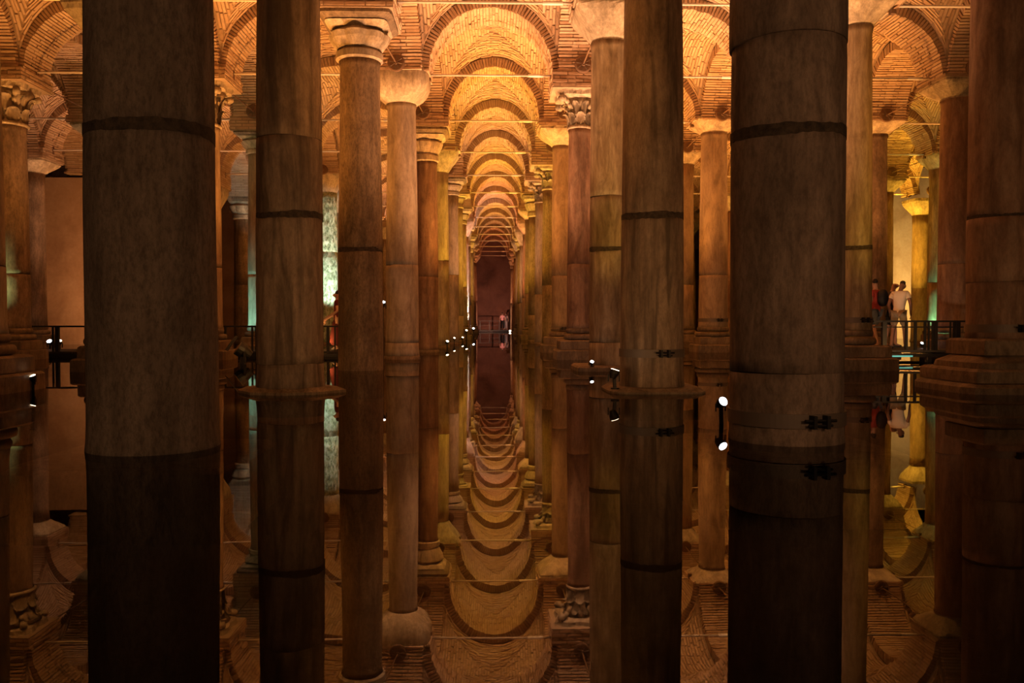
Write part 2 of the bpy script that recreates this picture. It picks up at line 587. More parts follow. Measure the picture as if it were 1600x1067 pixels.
ORANGE, YELLOW, PEACH, RED = (1.0, 0.47, 0.125), (1.0, 0.63, 0.075), (1.0, 0.57, 0.36), (1.0, 0.36, 0.18)
NAVE = {1: (ORANGE, 450), 2: (PEACH, 1500), 3: (PEACH, 2000), 4: (ORANGE, 2000), 5: (YELLOW, 1700), 6: (PEACH, 1100),
        7: (YELLOW, 1500), 8: (YELLOW, 1300), 9: (RED, 1300), 10: (PEACH, 1000), 11: (YELLOW, 1200), 12: (PEACH, 900),
        13: (ORANGE, 800), 14: (RED, 800), 15: (RED, 600)}
for j, (c, e) in NAVE.items():
    uplight_or_fill(L1, j, e, c)
SIDE = {(L2, 2): (ORANGE, 1500), (L2, 3): (ORANGE, 1800), (L2, 4): (ORANGE, 1500), (L2, 5): (ORANGE, 900), (L2, 6): (ORANGE, 700), (L2, 7): (ORANGE, 700), (L2, 8): (PEACH, 1100), (L2, 9): (ORANGE, 1100), (L2, 10): (ORANGE, 1000), (L2, 11): (ORANGE, 900),
        (L3, 3): (ORANGE, 1000), (L3, 4): (ORANGE, 1200), (L3, 5): (PEACH, 900), (L3, 6): (ORANGE, 400), (L3, 7): (ORANGE, 400), (L3, 8): (ORANGE, 500),
        (L4, 3): (ORANGE, 600), (L4, 4): (ORANGE, 1000), (L4, 5): (PEACH, 900), (L4, 6): (ORANGE, 350),
        (R1, 2): (PEACH, 1500), (R1, 3): (PEACH, 2200), (R1, 4): (ORANGE, 1900), (R1, 5): (ORANGE, 1500), (R1, 6): (ORANGE, 1500), (R1, 7): (ORANGE, 1400), (R1, 8): (ORANGE, 1400), (R1, 9): (YELLOW, 1200), (R1, 10): (ORANGE, 1200), (R1, 11): (ORANGE, 1000),
        (R2, 2): (ORANGE, 800), (R2, 3): (ORANGE, 1500), (R2, 4): (ORANGE, 1400), (R2, 5): (ORANGE, 900), (R2, 6): (ORANGE, 1100), (R2, 7): (ORANGE, 1100),
        (R3, 4): (ORANGE, 900), (R3, 5): (YELLOW, 450), (R3, 6): (YELLOW, 400), (R3, 7): (YELLOW, 700),
        (R4, 5): (YELLOW, 350), (R4, 6): (YELLOW, 900), (R4, 7): (YELLOW, 3200), (R4, 8): (YELLOW, 1700)}
for (p, j), (c, e) in SIDE.items():
    uplight_or_fill(p, j, e, c)
# added unseen lamps behind the viewpoint, brightening the first rows of columns
for x, tx, e in ((-3.5, -3.0, 80), (3.5, 3.2, 180), (0.6, 0.0, 50), (8.5, 7.5, 70), (-8.5, -8.0, 40)):
    spot((x, -2.2, 2.6), (tx, 12, 2.8), e, (1.0, 0.52, 0.24), 120, 0.9, 0.25)
spot((8.7, 17.6, 0.4), (10.4, 20.8, 1.3), 45, (1.0, 0.66, 0.42), 60, 0.9)  # added lamp to brighten the white-shirted man's back
for x, y, tx, ty, e in ((-2.9, 7.6, -2.4, 13.5, 18), (2.9, 7.9, 2.3, 13.5, 40), (0.2, 8.2, 0.0, 16.5, 45), (7.6, 7.4, 7.2, 13.0, 22)):  # added low lamps that brighten the faces of the second row
    spot((x, y, 0.35), (tx, ty, 4.6), e, (1.0, 0.50, 0.19), 130, 1.0, 0.15)
for p, e in ((L2, 60), (R1, 110), (R2, 130)):          # yellow lamps raking the third row of columns
    X, Y = POS[(p, 3)]
    spot((X + (0.9 if p == L2 else 0.1), 13.2, 0.35), (X, Y, 5.8), e * 1.2, (1.0, 0.55, 0.07), 75, 0.9, 0.15)
# pinkish white floodlights under the arches themselves: soffits and the inner faces of the capitals
for p, rows, e in ((L1, range(3, 13), 430), (R1, range(3, 6), 500), (L2, range(4, 6), 220), (R2, range(4, 6), 420), (L3, range(4, 6), 330)):
    for j in rows:
        A, B = POS[(p, j)], POS[(p + 1, j)]
        x, y = (A[0] + B[0]) / 2, (A[1] + B[1]) / 2
        spot((x, y - 0.2, -0.2), (x, y, 8.7), e, (1.0, 0.70, 0.56), 56, 0.5)
spot((1.3, 77.4, 0.4), (0.9, 81.0, 1.1), 14, (1.0, 0.8, 0.75), 60, 0.8)  # added weak front light on the far visitors
# accent lamps: white and green on the carved column, teal, green, and a white edge far down the nave
spot((-5.6, 33.2, 0.5), (POS[(L2, 7)][0], POS[(L2, 7)][1], 3.6), 800, (0.86, 1.0, 0.86), 46, 0.5)
spot((POS[(L2, 5)][0] - 1.1, 25.0, 0.3), (POS[(L2, 5)][0], POS[(L2, 5)][1], 1.9), 110, (0.30, 0.95, 0.85), 60, 0.8)
spot((POS[(L3, 4)][0] - 1.0, 19.6, 0.6), (POS[(L3, 4)][0], POS[(L3, 4)][1], 2.2), 200, (0.75, 1.0, 0.40), 42, 0.8)
spot((POS[(R4, 6)][0] - 0.5, 29.9, 0.3), (POS[(R4, 6)][0], POS[(R4, 6)][1], 2.4), 150, (0.30, 1.0, 0.55), 90, 0.8)
spot((POS[(L1, 10)][0] + 0.9, POS[(L1, 10)][1] - 1.0, 0.3), (POS[(L1, 10)][0], POS[(L1, 10)][1], 3.5), 700, (1.0, 0.9, 0.9), 60, 0.6)
spot((22.4, 40.6, 0.5), (22.6, ROWY[9], 3.6), 1600, (1.0, 0.68, 0.20), 110, 0.9)
spot((-14.5, 30.5, 0.4), (-15.0, ROWY[7], 3.6), 450, (1.0, 0.42, 0.14), 120, 0.9)
spot((-11.0, 44.5, 0.4), (-12.0, 47.6, 3.0), 260, (1.0, 0.62, 0.50), 120, 0.9)
spot((-0.6, 76.0, 0.4), (0.0, 83.0, 3.2), 320, (1.0, 0.45, 0.28), 110, 0.9)

# ------------------------------------------------------------------ water, floor, walls
XA, XB, YA, YB = -26.0, 26.0, -3.6, 83.0


def grid_plane(name, z, mat, n=1):
    bm = bmesh.new()
    vs = [bm.verts.new(p) for p in ((XA, YA, z), (XB, YA, z), (XB, YB, z), (XA, YB, z))]
    bm.faces.new(vs)
    return link(name, bm_mesh(name, bm, mat, recalc=False))


tag(grid_plane('water', 0.0, M_WATER), 'still dark water covering the cistern floor like a mirror', kind='structure')
tag(grid_plane('floor', -0.55, M_FLOOR), 'silty brown floor under the shallow water', kind='structure')


def wall(name, x0, x1, y0, y1, z0, z1, mat, label):
    bm = bmesh.new()
    box_bm(bm, x0, x1, y0, y1, z0, z1)
    o = link(name, bm_mesh(name, bm, mat))
    return tag(o, label, kind='structure')


wb = wall('wall_back', XA, XB, YB, YB + 0.5, -0.55, 9.6, M_DARKBRICK, 'dark red brick wall closing the far end of the nave')
WL_Y = ROWY[7]
wall('wall_left', -24.0, -12.85, WL_Y - 0.25, WL_Y + 0.25, -0.55, 7.02, M_PLASTER, 'flat stained plaster wall behind the railing, its top open below a dark arch')
wall('wall_left.001', -17.0, -8.6, 47.6, 48.1, -0.55, 9.4, M_PLASTER, 'pinkish stained plaster wall behind the thick-capital column')
wall('wall_right', 16.0, 25.9, ROWY[9] + 0.85, ROWY[9] + 1.3, -0.55, 9.6, M_PLASTER, 'flat yellow-lit plaster wall behind the visitors')
wall('wall_side_left', XA - 0.4, XA, YA, YB, -0.55, 9.6, M_DARKBRICK, 'dark brick side wall of the cistern beyond the plaster wall')
wall('wall_side_right', XB, XB + 0.4, YA, YB, -0.55, 9.6, M_DARKBRICK, 'dark brick side wall of the cistern beyond the visitors')
# brick courses of the far wall: one joined part, each brick standing proud
bk = []
for r_ in range(46):
    z = 0.05 + r_ * 0.17
    for c_ in range(26):
        x = -4.6 + c_ * 0.36 + (0.18 if r_ % 2 else 0)
        pr = rng.uniform(0.015, 0.04)
        y0, y1 = YB + 0.01, YB - pr
        bk.append([(x, y0, z), (x, y0, z + .13), (x + .33, y0, z + .13), (x + .33, y0, z), (x, y1, z), (x, y1, z + .13), (x + .33, y1, z + .13), (x + .33, y1, z)])
o = link('brickwork', brick_mesh('brickwork', np.array(bk), M_DARKBRICK), wb)
o['kind'] = 'stuff'

# ------------------------------------------------------------------ vaults
Z0 = 7.15            # springing of the arches
CAPTOP = 6.82
WA, WB = 1.82, 1.92  # half-span and rise of a vault web
RISE, HW = 1.58, 0.60


def web_pt(theta, v, n, fam):
    """local (u, v, z) on the web; fam 0: arc across u, courses along v"""
    th = np.clip(theta, -math.pi / 2, math.pi / 2)
    a = WA * np.sin(th)
    h = WB * np.cos(th)
    m = np.maximum(np.abs(a), np.abs(v))
    z = Z0 + h + 0.16 * np.clip(1 - m / WA, 0, 1)
    a = a - n * np.sin(th)
    z = z - n * np.cos(th)
    return (a, v, z) if fam == 0 else (v, a, z)


def make_warp(p, j):
    P00, P10, P01, P11 = (np.array(POS[k]) for k in ((p, j), (p + 1, j), (p, j + 1), (p + 1, j + 1)))

    def f(u, v, z):
        s, t = u / 4.8 + 0.5, v / 4.8 + 0.5
        x = (1 - s) * (1 - t) * P00[0] + s * (1 - t) * P10[0] + (1 - s) * t * P01[0] + s * t * P11[0]
        y = (1 - s) * (1 - t) * P00[1] + s * (1 - t) * P10[1] + (1 - s) * t * P01[1] + s * t * P11[1]
        return np.stack([x, y, z], -1)
    return f


def web_mesh(f, ns=14, nw=18):
    Vs, Qs, off = [], [], 0
    for fam in (0, 1):
        for sg in (-1, 1):
            vv = np.linspace(0.0, WA, ns)[:, None] * sg
            ww = np.linspace(-1, 1, nw)[None, :]
            th = np.arcsin(np.clip(np.abs(vv) / WA, 0, 1)) * ww
            u, v, z = web_pt(th, vv + 0 * ww, 0.0, fam)
            Vs.append(f(u, v, z).reshape(-1, 3))
            i = np.arange(ns - 1)[:, None] * nw + np.arange(nw - 1)[None, :]
            q = np.stack([i, i + 1, i + nw + 1, i + nw], -1).reshape(-1, 4)
            Qs.append(q + off)
            off += ns * nw
    return mesh_q('web', np.concatenate(Vs), np.concatenate(Qs), M_MORTAR, smooth=True)


def web_bricks(f):
    out = []
    course, bl = 0.088, 0.40
    R = 1.87
    for fam in (0, 1):
        for sg in (-1, 1):
            nc = int(WA / course)
            for k in range(nc):
                vc = (k + 0.5) * course
                thl = math.asin(min(1, vc / WA))
                off = rng.uniform(0, bl)
                s = -thl * R - off
                while s < thl * R:
                    a0, a1 = max(s, -thl * R), min(s + bl - 0.03, thl * R)
                    s += bl
                    if a1 - a0 < 0.10:
                        continue
                    hw = 0.029 + rng.uniform(-0.005, 0.005)
                    pr = 0.030 + rng.uniform(-0.014, 0.012)
                    out.append((fam, sg * (vc + rng.uniform(-0.006, 0.006)), a0 / R, a1 / R, hw, pr))
    A = np.array(out)
    res = []
    for fam in (0, 1):
        B = A[A[:, 0] == fam]
        cs = []
        for n in (-0.02, 1.0):
            for (tq, vq) in ((0, -1), (0, 1), (1, 1), (1, -1)):
                th = B[:, 2] if tq == 0 else B[:, 3]
                nn = np.where(n < 0, -0.02, B[:, 5])
                u, v, z = web_pt(th, B[:, 1] + vq * B[:, 4], nn, fam)
                cs.append(f(u, v, z))
        res.append(np.stack(cs, 1))
    return np.concatenate(res)


def arch_frame(pa, pb):
    A, B = np.array(POS[pa]), np.array(POS[pb])
    e = (B - A)
    L = np.linalg.norm(e)
    e = e / L
    n = np.array([-e[1], e[0]])
    mid = (A + B) / 2
    ai = L / 2 - 0.74

    def f(s, t, z):       # s along the span, t across
        return np.stack([mid[0] + e[0] * s + n[0] * t, mid[1] + e[1] * s + n[1] * t, z], -1)
    return f, ai, L


def arch_mesh(f, ai, n=30):
    th = np.linspace(-math.pi / 2, math.pi / 2, n)
    rings = []
    for (dr, t) in ((0.34, -HW + 0.02), (0.03, -HW + 0.02), (0.03, HW - 0.02), (0.34, HW - 0.02)):
        rings.append(f((ai + dr) * np.sin(th), np.full(n, t), Z0 + (RISE + dr) * np.cos(th)))
    V = np.concatenate(rings)
    i = np.arange(n - 1)
    Q = np.concatenate([np.stack([a * n + i, a * n + i + 1, (a + 1) * n + i + 1, (a + 1) * n + i], -1) for a in range(3)])
    return mesh_q('arch', V, Q, M_MORTAR)


def arch_bricks(f, ai):
    cs = []
    pitch = 0.080
    nb = int(math.pi * (ai + RISE) / 2 / pitch)
    for k in range(nb):
        th = -math.pi / 2 + (k + 0.5) * math.pi / nb
        tw = math.pi / nb * (0.34 + rng.uniform(-0.04, 0.04))
        th += rng.uniform(-0.004, 0.004)
        st = 0.07 if k % 2 else -0.07
        cells = ((-HW - 0.012 + rng.uniform(-.015, .01), -0.21 + st), (-0.19 + st, 0.19 + st), (0.21 + st, HW + 0.012 + rng.uniform(-.01, .015)))
        for ci, (t0, t1) in enumerate(cells):
            i0 = rng.uniform(-0.015, 0.012)
            o1 = 0.06 if ci == 1 else 0.28
            c = []
            for dr in (o1, i0):
                for (a, t) in ((th - tw, t0), (th - tw, t1), (th + tw, t1), (th + tw, t0)):
                    c.append(((ai + dr) * math.sin(a), t, Z0 + (RISE + dr) * math.cos(a)))
            cs.append(c)
    A = np.array(cs)
    return f(A[..., 0], A[..., 1], A[..., 2])


def pier_bricks(X, Y, zc):
    out = []
    H = 0.74
    for r_ in range(max(0, int((Z0 + 0.06 - zc) / 0.092))):
        z = zc + 0.015 + r_ * 0.092
        for s in range(4):
            k0 = -H + (0.0 if r_ % 2 else -0.19)
            while k0 < H:
                a0, a1 = max(k0, -H - .01), min(k0 + 0.36, H + .01)
                k0 += 0.39
                if a1 - a0 < 0.08:
                    continue
                p = H + rng.uniform(-0.005, 0.02)
                c = []
                for d in (H - 0.05, p):
                    for (a, zz) in ((a0, z), (a0, z + .062), (a1, z + .062), (a1, z)):
                        x, y = ((a, -d), (d, a), (-a, d), (-d, -a))[s]
                        c.append((X + x, Y + y, zz))
                out.append(c)
    return np.array(out)


# bays whose bricks the photograph shows one by one
DETAIL = {}
for p in range(NL - 1):
    lo, hi = {4: (2, 16), 3: (2, 11), 5: (2, 11), 2: (3, 9), 6: (2, 9), 1: (3, 8), 7: (3, 9), 0: (5, 7), 8: (5, 9)}[p]
    for j in range(lo, hi + 1):
        DETAIL[(p, j)] = True
SINGLE = {('T', L1, 4), ('L', L1, 3), ('L', R1, 3), ('T', R1, 4), ('T', L2, 4), ('T', R2, 4)}

AISLE = {0: 'outermost aisle past the plaster wall', 1: 'aisle in front of the plaster wall', 2: 'aisle of the railed walkway', 3: 'aisle beside the pitted grey column',
         4: 'central nave', 5: 'aisle beside the strapped reddish column', 6: 'aisle of the stepped bases', 7: 'aisle where the visitors stand', 8: 'aisle in front of the yellow wall'}
ORD = ['zeroth', 'first', 'second', 'third', 'fourth', 'fifth', 'sixth', 'seventh', 'eighth', 'ninth', 'tenth', 'eleventh', 'twelfth', 'thirteenth', 'fourteenth', 'fifteenth', 'sixteenth', 'seventeenth']

UNIT = None


def unit_brick():
    global UNIT
    if UNIT is None:
        UNIT = []
        for v in range(3):
            bm = bmesh.new()
            box_bm(bm, -.5, .5, -.5, .5, -.5, .5)
            for vv in bm.verts:
                vv.co += Vector([random.uniform(-.03, .03) for _ in range(3)])
            UNIT.append(bm_mesh('brick', bm, M_BRICK))
    return random.choice(UNIT)


def single_bricks(V8, parent):
    for c in V8:
        ctr = c.mean(0)
        ax = (c[[2, 3, 6, 7]].mean(0) - c[[0, 1, 4, 5]].mean(0))
        ay = (c[[1, 2, 5, 6]].mean(0) - c[[0, 3, 4, 7]].mean(0))
        az = (c[4:].mean(0) - c[:4].mean(0))
        M = Matrix.Identity(4)
        for k, a in enumerate((ax, ay, az)):
            for i in range(3):
                M[i][k] = a[i]
        for i in range(3):
            M[i][3] = ctr[i]
        o = bpy.data.objects.new('brick', unit_brick())
        COL.objects.link(o)
        o.parent = parent
        o.matrix_basis = M


def stuff(o):
    o['kind'] = 'stuff'
    return o


for p in range(NL - 1):
    for j in range(-1, JMAX + 1):
        f = make_warp(p, j)
        det = (p, j) in DETAIL
        root = empty('ceiling')
        lab = f'brick groin vault over the {ORD[j]} bay of the {AISLE[p]}' if j > 0 else f'brick groin vault over the {AISLE[p]} {"above" if j == 0 else "behind"} the viewpoint'
        tag(root, lab, kind='structure')
        wo = link('web', web_mesh(f), root)
        if det:
            stuff(link('brickwork', brick_mesh('brickwork', web_bricks(f), M_BRICKS), wo))
        for kind, pa, pb in (('T', (p, j), (p + 1, j)), ('L', (p, j), (p, j + 1))):
            g, ai, L = arch_frame(pa, pb)
            ao = link('arch', arch_mesh(g, ai), root)
            if det or (kind == 'L' and (p - 1, j) in DETAIL) or (kind == 'T' and (p, j - 1) in DETAIL):
                V8 = arch_bricks(g, ai)
                if (kind, p, j) in SINGLE:
                    single_bricks(V8, ao)
                else:
                    stuff(link('brickwork', brick_mesh('brickwork', V8, M_BRICKS), ao))
        X, Y = POS[(p, j)]
        bm = bmesh.new()
        H = 0.735
        zc = captop(p, j)
        if zc < Z0:
            box_bm(bm, X - H, X + H, Y - H, Y + H, zc - 0.02, Z0 + 0.02)
        box_bm(bm, X - .6, X + .6, Y - .6, Y + .6, Z0 + 0.02, Z0 + 1.2)
        po = link('pier', bm_mesh('pier', bm, M_MORTAR), root)
        if zc < Z0 - 0.1 and (det or (p - 1, j) in DETAIL or (p, j - 1) in DETAIL):
            stuff(link('brickwork', brick_mesh('brickwork', pier_bricks(X, Y, zc), M_BRICKS), po))

# ------------------------------------------------------------------ tie rods
ROD_Z = 7.24


def tie_rod(pa, pb, label, group, longi=False):
    A, B = Vector((*POS[pa], 0)), Vector((*POS[pb], 0))
    e = (B - A).normalized()
    z = ROD_Z if not longi else ROD_Z + 0.06
    a, b = A + e * (0.70 if not longi else 0.55), B - e * (0.70 if not longi else 0.74)
    mid = (A + B) / 2
    root = empty('tie_rod', (mid.x, mid.y, z))
    tag(root, label, 'tie rod', group)
    q = lambda v: (v.x - mid.x, v.y - mid.y, 0.0)
    bm = bmesh.new()
    tube_bm(bm, q(a), q(b), 0.018 if longi else 0.028, n=8)
    link('rod', bm_mesh('rod', bm, M_IRON if longi else M_ROD, smooth=True), root)
    if not longi:
        bm = bmesh.new()
        tube_bm(bm, q(b - e * 0.62), q(b - e * 0.22), 0.042, n=8)
        link('turnbuckle', bm_mesh('turnbuckle', bm, M_SLEEVE, smooth=True), root)
    if longi:
        u = Vector((-e.y, e.x, 0))
        bm = bmesh.new()
        c = Vector(q(b - e * 0.03))
        rings = []
        for dy, r_ in ((-0.03, 0.21), (-0.045, 0.18), (-0.045, 0.05), (-0.09, 0.045)):
            rings.append([c + e * dy + u * (r_ * math.cos(t * math.pi / 12)) + Vector((0, 0, r_ * math.sin(t * math.pi / 12))) for t in range(24)])
        rings.insert(0, [v + e * 0.06 for v in rings[0]])
        ring_loft(bm, rings)
        pl = link('anchor_plate', bm_mesh('anchor_plate', bm, M_IRON), root)
        for k in range(8 if mid.y < 28 else 0):
            bm = bmesh.new()
            t = k * math.pi / 4 + 0.2
            dv = u * math.cos(t) + Vector((0, 0, math.sin(t)))
            tube_bm(bm, c - e * 0.052 + dv * 0.05, c - e * 0.052 + dv * 0.17, 0.010, n=5)
            link('spoke', bm_mesh('spoke', bm, M_STRAP), pl)
    else:
        for s, en in ((1, a), (-1, b)):
            bm = bmesh.new()
            c = Vector(q(en))
            box_bm(bm, -.05, .05, -.06, .06, -.16, .16, Matrix.Translation(c))
            link('end_bracket', bm_mesh('end_bracket', bm, M_IRON), root)
    return root


for j in range(2, JMAX + 1):
    tie_rod((L1, j), (R1, j), f'iron tie rod across the central nave between its {ORD[j]} pair of columns', 'tie rods across the nave')
for p, lo, hi, gl in ((L2, 2, 10, 'tie rods across the aisle beside the pitted column'), (L3, 3, 8, 'tie rods over the railed walkway'), (L4, 3, 7, 'tie rods in front of the plaster wall'),
                      (R1, 2, 10, 'tie rods across the aisle beside the strapped column'), (R2, 3, 9, 'tie rods over the stepped bases'), (R3, 4, 9, 'tie rods over the visitors'), (R4, 5, 9, 'tie rods in front of the yellow wall')):
    for j in range(lo, hi + 1):
        tie_rod((p, j), (p + 1, j), f'iron tie rod across the {AISLE[p]} at its {ORD[j]} row', gl)
ROWN = {L1: 'pitted column row', R1: 'strapped column row', L2: 'carved column row', L3: 'low walkway row', L4: 'plaster wall row', R2: 'stepped base row', R3: 'visitors row',
        R4: 'green column row', R5: 'yellow wall row', 0: 'outermost row'}
for p, lo, hi in ((L1, 2, 12), (R1, 2, 12), (L2, 2, 7), (R2, 2, 7), (L3, 3, 6), (R3, 3, 7), (R4, 4, 8), (R5, 6, 7)):
    for j in range(lo, hi + 1):
        tie_rod((p, j), (p, j + 1), f'tie rod with round spoked anchor plate before the {ORD[j + 1]} column of the {ROWN[p]}', 'tie rods along the rows of columns', True)

# ------------------------------------------------------------------ columns
LEAF = {}


def leaf_mesh(h, wdt, out, mat):
    key = (round(h, 2), round(wdt, 2), round(out, 2), mat.name)
    if key in LEAF:
        return LEAF[key]
    bm = bmesh.new()
    nu, nv = 6, 8
    rows = []
    for a in range(nv + 1):
        t = a / nv
        # profile: rises along the bell, then curls outwards and down at the tip
        z = h * (t if t < 0.8 else 0.8 + 0.12 * math.sin((t - 0.8) / 0.2 * 2.4))
        y = out * (0.1 * t + 0.9 * max(0, (t - 0.5) / 0.5) ** 2)
        ww = wdt * (0.75 + 0.35 * math.sin(t * math.pi)) * (1 - 0.45 * max(0, t - 0.6) / 0.4) * (1 + 0.14 * math.sin(t * 19))
        row = []
        for b in range(nu + 1):
            s = b / nu * 2 - 1
            row.append(bm.verts.new((s * ww / 2, -(y + 0.035 * (1 - s * s) - 0.02 * abs(math.sin(s * 6))), z)))
        rows.append(row)
    for a in range(nv):
        for b in range(nu):
            bm.faces.new((rows[a][b], rows[a][b + 1], rows[a + 1][b + 1], rows[a + 1][b]))
    # thickness
    r = bmesh.ops.solidify(bm, geom=list(bm.faces), thickness=-0.03)
    LEAF[key] = bm_mesh('leaf', bm, mat, smooth=True)
    return LEAF[key]


def make_capital(root, kind, r, z0, z1, mat, fine, s_dark=True):
    H = z1 - z0
    N = 48 if fine else 24
    bm = bmesh.new()
    jit = 0.012
    hs = 0.70

    def blend(t, half, pw):
        return [tuple(np.array(c) * (1 - t) + np.array(s) * t) for c, s in zip(circ(r * 1.03, 0, N), sqr(half, 0, N, pw, jit))]

    def put(pts, z):
        return [(x, y, z) for x, y, _ in pts]
    if kind == 'block':
        rings = [put(circ(r * 1.06, 0, N), z0), put(circ(r * 1.06, 0, N), z0 + .04)]
        for t, tz in ((0.10, 0.10), (0.38, 0.32), (0.66, 0.52), (0.86, 0.68), (0.97, 0.80), (1.0, 0.84), (1.0, 1.0)):
            rings.append(put(blend(t, hs, 14), z0 + H * tz))
        ring_loft(bm, rings)
        cap = link('capital', bm_mesh('capital', bm, mat, smooth=False), root)
    elif kind == 'cushion':
        rings = [put(circ(r * 1.05, 0, N), z0)]
        for t, tz in ((0.15, 0.03), (0.55, 0.18), (0.85, 0.36), (0.98, 0.55), (1.0, 0.75), (0.96, 0.92), (0.9, 1.0)):
            rings.append(put(blend(t, hs + .02, 5), z0 + H * tz))
        ring_loft(bm, rings)
        cap = link('capital', bm_mesh('capital', bm, mat, smooth=True), root)
    elif kind == 'lobed':
        def lob(rad, z, amp):
            return circ(rad, z, N, wob=lambda a, _: amp * abs(math.cos(4 * a)))
        rings = [lob(r * 1.04, z0, 0), lob(r * 1.20, z0 + H * .05, 0), lob(r * 1.20, z0 + H * .19, 0), lob(r * 1.08, z0 + H * .24, 0), lob(r * 1.16, z0 + H * .30, .06),
                 lob(r * 1.36, z0 + H * .46, .10), lob(r * 1.46, z0 + H * .58, .10), lob(r * 1.30, z0 + H * .66, .04)]
        rings += [put(sqr(.50, 0, N, 9), z0 + H * .68), put(sqr(.60, 0, N, 9), z0 + H * .78)]
        ring_loft(bm, rings)
        cap = link('capital', bm_mesh('capital', bm, mat, smooth=False), root)
        bm = bmesh.new()
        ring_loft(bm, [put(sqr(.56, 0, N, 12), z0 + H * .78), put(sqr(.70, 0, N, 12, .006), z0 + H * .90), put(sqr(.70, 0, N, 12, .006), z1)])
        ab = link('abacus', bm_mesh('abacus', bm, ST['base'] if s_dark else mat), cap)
    else:   # corinthian
        rings = [put(circ(r * 1.02, 0, N), z0), put(circ(r * 1.16, 0, N), z0 + .02), put(circ(r * 1.18, 0, N), z0 + .07), put(circ(r * 1.05, 0, N), z0 + .1),
                 put(circ(r * 1.02, 0, N), z0 + H * .4), put(circ(r * 1.15, 0, N), z0 + H * .65), put(circ(r * 1.45, 0, N), z0 + H * .82)]
        ring_loft(bm, rings)
        cap = link('capital', bm_mesh('capital', bm, mat, smooth=True), root)
        bm = bmesh.new()

        def conc(half, z):
            out = []
            for k in range(N):
                a = 2 * math.pi * k / N
                rad = half * (1.0 + 0.36 * (abs(math.sin(2 * a)) ** 1.5)) * (1 + random.uniform(-.02, .02))
                out.append((rad * math.cos(a), rad * math.sin(a), z))
            return out
        ring_loft(bm, [conc(.44, z0 + H * .82), conc(.53, z0 + H * .86), conc(.55, z0 + H * .95), conc(.57, z1)])
        link('abacus', bm_mesh('abacus', bm, mat), cap)
        if fine:
            for tier, (n, zb, hh, off) in enumerate(((8, 0.10, 0.36 * H, 0), (8, 0.10 + .24 * H, 0.42 * H, math.pi / 8))):
                lm = leaf_mesh(hh, 2 * math.pi * r / n * 0.98, .12 + .05 * tier, mat)
                for k in range(n):
                    a = off + k * 2 * math.pi / n + math.pi / 2
                    lo = link('leaf', lm, cap)
                    rr = r * 1.03
                    lo.location = (rr * math.cos(a), rr * math.sin(a), z0 + zb)
                    lo.rotation_euler = (random.uniform(-.06, .06), 0, a + math.pi / 2)
            for k in range(4):
                a = math.pi / 4 + k * math.pi / 2
                bm = bmesh.new()
                R0, R1 = r * 1.15, .68
                pts = [Vector((math.cos(a) * (R0 + (R1 - R0) * t), math.sin(a) * (R0 + (R1 - R0) * t), z0 + H * (.55 + .27 * t ** .6))) for t in (0, .35, .7, 1)]
                for q0, q1 in zip(pts[:-1], pts[1:]):
                    tube_bm(bm, q0, q1, .055, .06, 8)
                u = Vector((-math.sin(a), math.cos(a), 0))
                tube_bm(bm, pts[-1] - u * .07 - Vector((0, 0, .05)), pts[-1] + u * .07 - Vector((0, 0, .05)), .085, n=12)
                link('volute', bm_mesh('volute', bm, mat, smooth=True), cap)
    return cap


BASES = {   # (shape, half width, z0, z1)
    'none': [], 'sunk': [('sq', .78, -.55, -.05)],
    'octagon': [('oct', .66, -.30, .085)], 'slab': [('rsq', .66, -.35, .07)],
    'square': [('sq', .70, -.35, .10)], 'ring': [('tor', 1.12, -.3, .10)],
    'attic': [('tor', 1.10, .66, .80), ('tor', 1.28, .50, .64), ('sq', .54, .26, .49), ('sq', .64, -.3, .25)],
    'great': [('sq', .50, .50, .72), ('chip', .64, .30, .50), ('sq', .76, .14, .32), ('rsq', .90, -.4, .13)],
}


def make_base(root, kind, rb, seed):
    r = random.Random(seed)
    top = -0.55
    for n, (sh, h, z0, z1) in enumerate(BASES[kind]):
        bm = bmesh.new()
        N = 32
        top = max(top, z1)
        if sh == 'sq':
            ring_loft(bm, [sqr(h, z0, N, 16, .004), sqr(h * 1.005, z0 + (z1 - z0) * .5, N, 14, .004), sqr(h, z1 - .03, N, 14, .004), sqr(h - .035, z1, N, 12, .003)])
        elif sh == 'rsq':
            ring_loft(bm, [sqr(h * .92, z0, N, 5, .01), sqr(h, z0 + (z1 - z0) * .55, N, 5, .012), sqr(h * .99, z1 - .045, N, 5, .012), sqr(h - .08, z1, N, 5, .01)])
        elif sh == 'chip':
            ring_loft(bm, [sqr(h, z0, N, 10, .01), sqr(h * 1.0, z0 + .10, N, 6, .02), sqr(h * .72, z1, N, 5, .03)])
        elif sh == 'oct':
            def oc(hh, z):
                return [(hh * f_ * math.cos(math.pi / 4 * k + .02), hh * f_ * .92 * math.sin(math.pi / 4 * k + .02), z) for k, f_ in enumerate((1.12, .93, .9, .95, 1.08, .95, .92, .93))]
            ring_loft(bm, [oc(h * .8, z0), oc(h, z1 - .09), oc(h, z1 - .05), oc(h - .12, z1)])
        else:
            R = rb * h
            m_ = (z0 + z1) / 2
            hh = (z1 - z0) / 2
            rings = [circ(R - .05, z0, N)] + [circ(R - .05 + .05 * math.sin(t), m_ - hh * math.cos(t), N) for t in (.5, 1.0, 1.57, 2.1, 2.6)] + [circ(R - .05, z1, N)]
            ring_loft(bm, rings)
        nm = 'plinth' if sh in ('sq', 'rsq', 'oct') else ('torus' if sh == 'tor' else 'base_block')
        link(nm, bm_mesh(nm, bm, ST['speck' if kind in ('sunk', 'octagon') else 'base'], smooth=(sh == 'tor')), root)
    return top


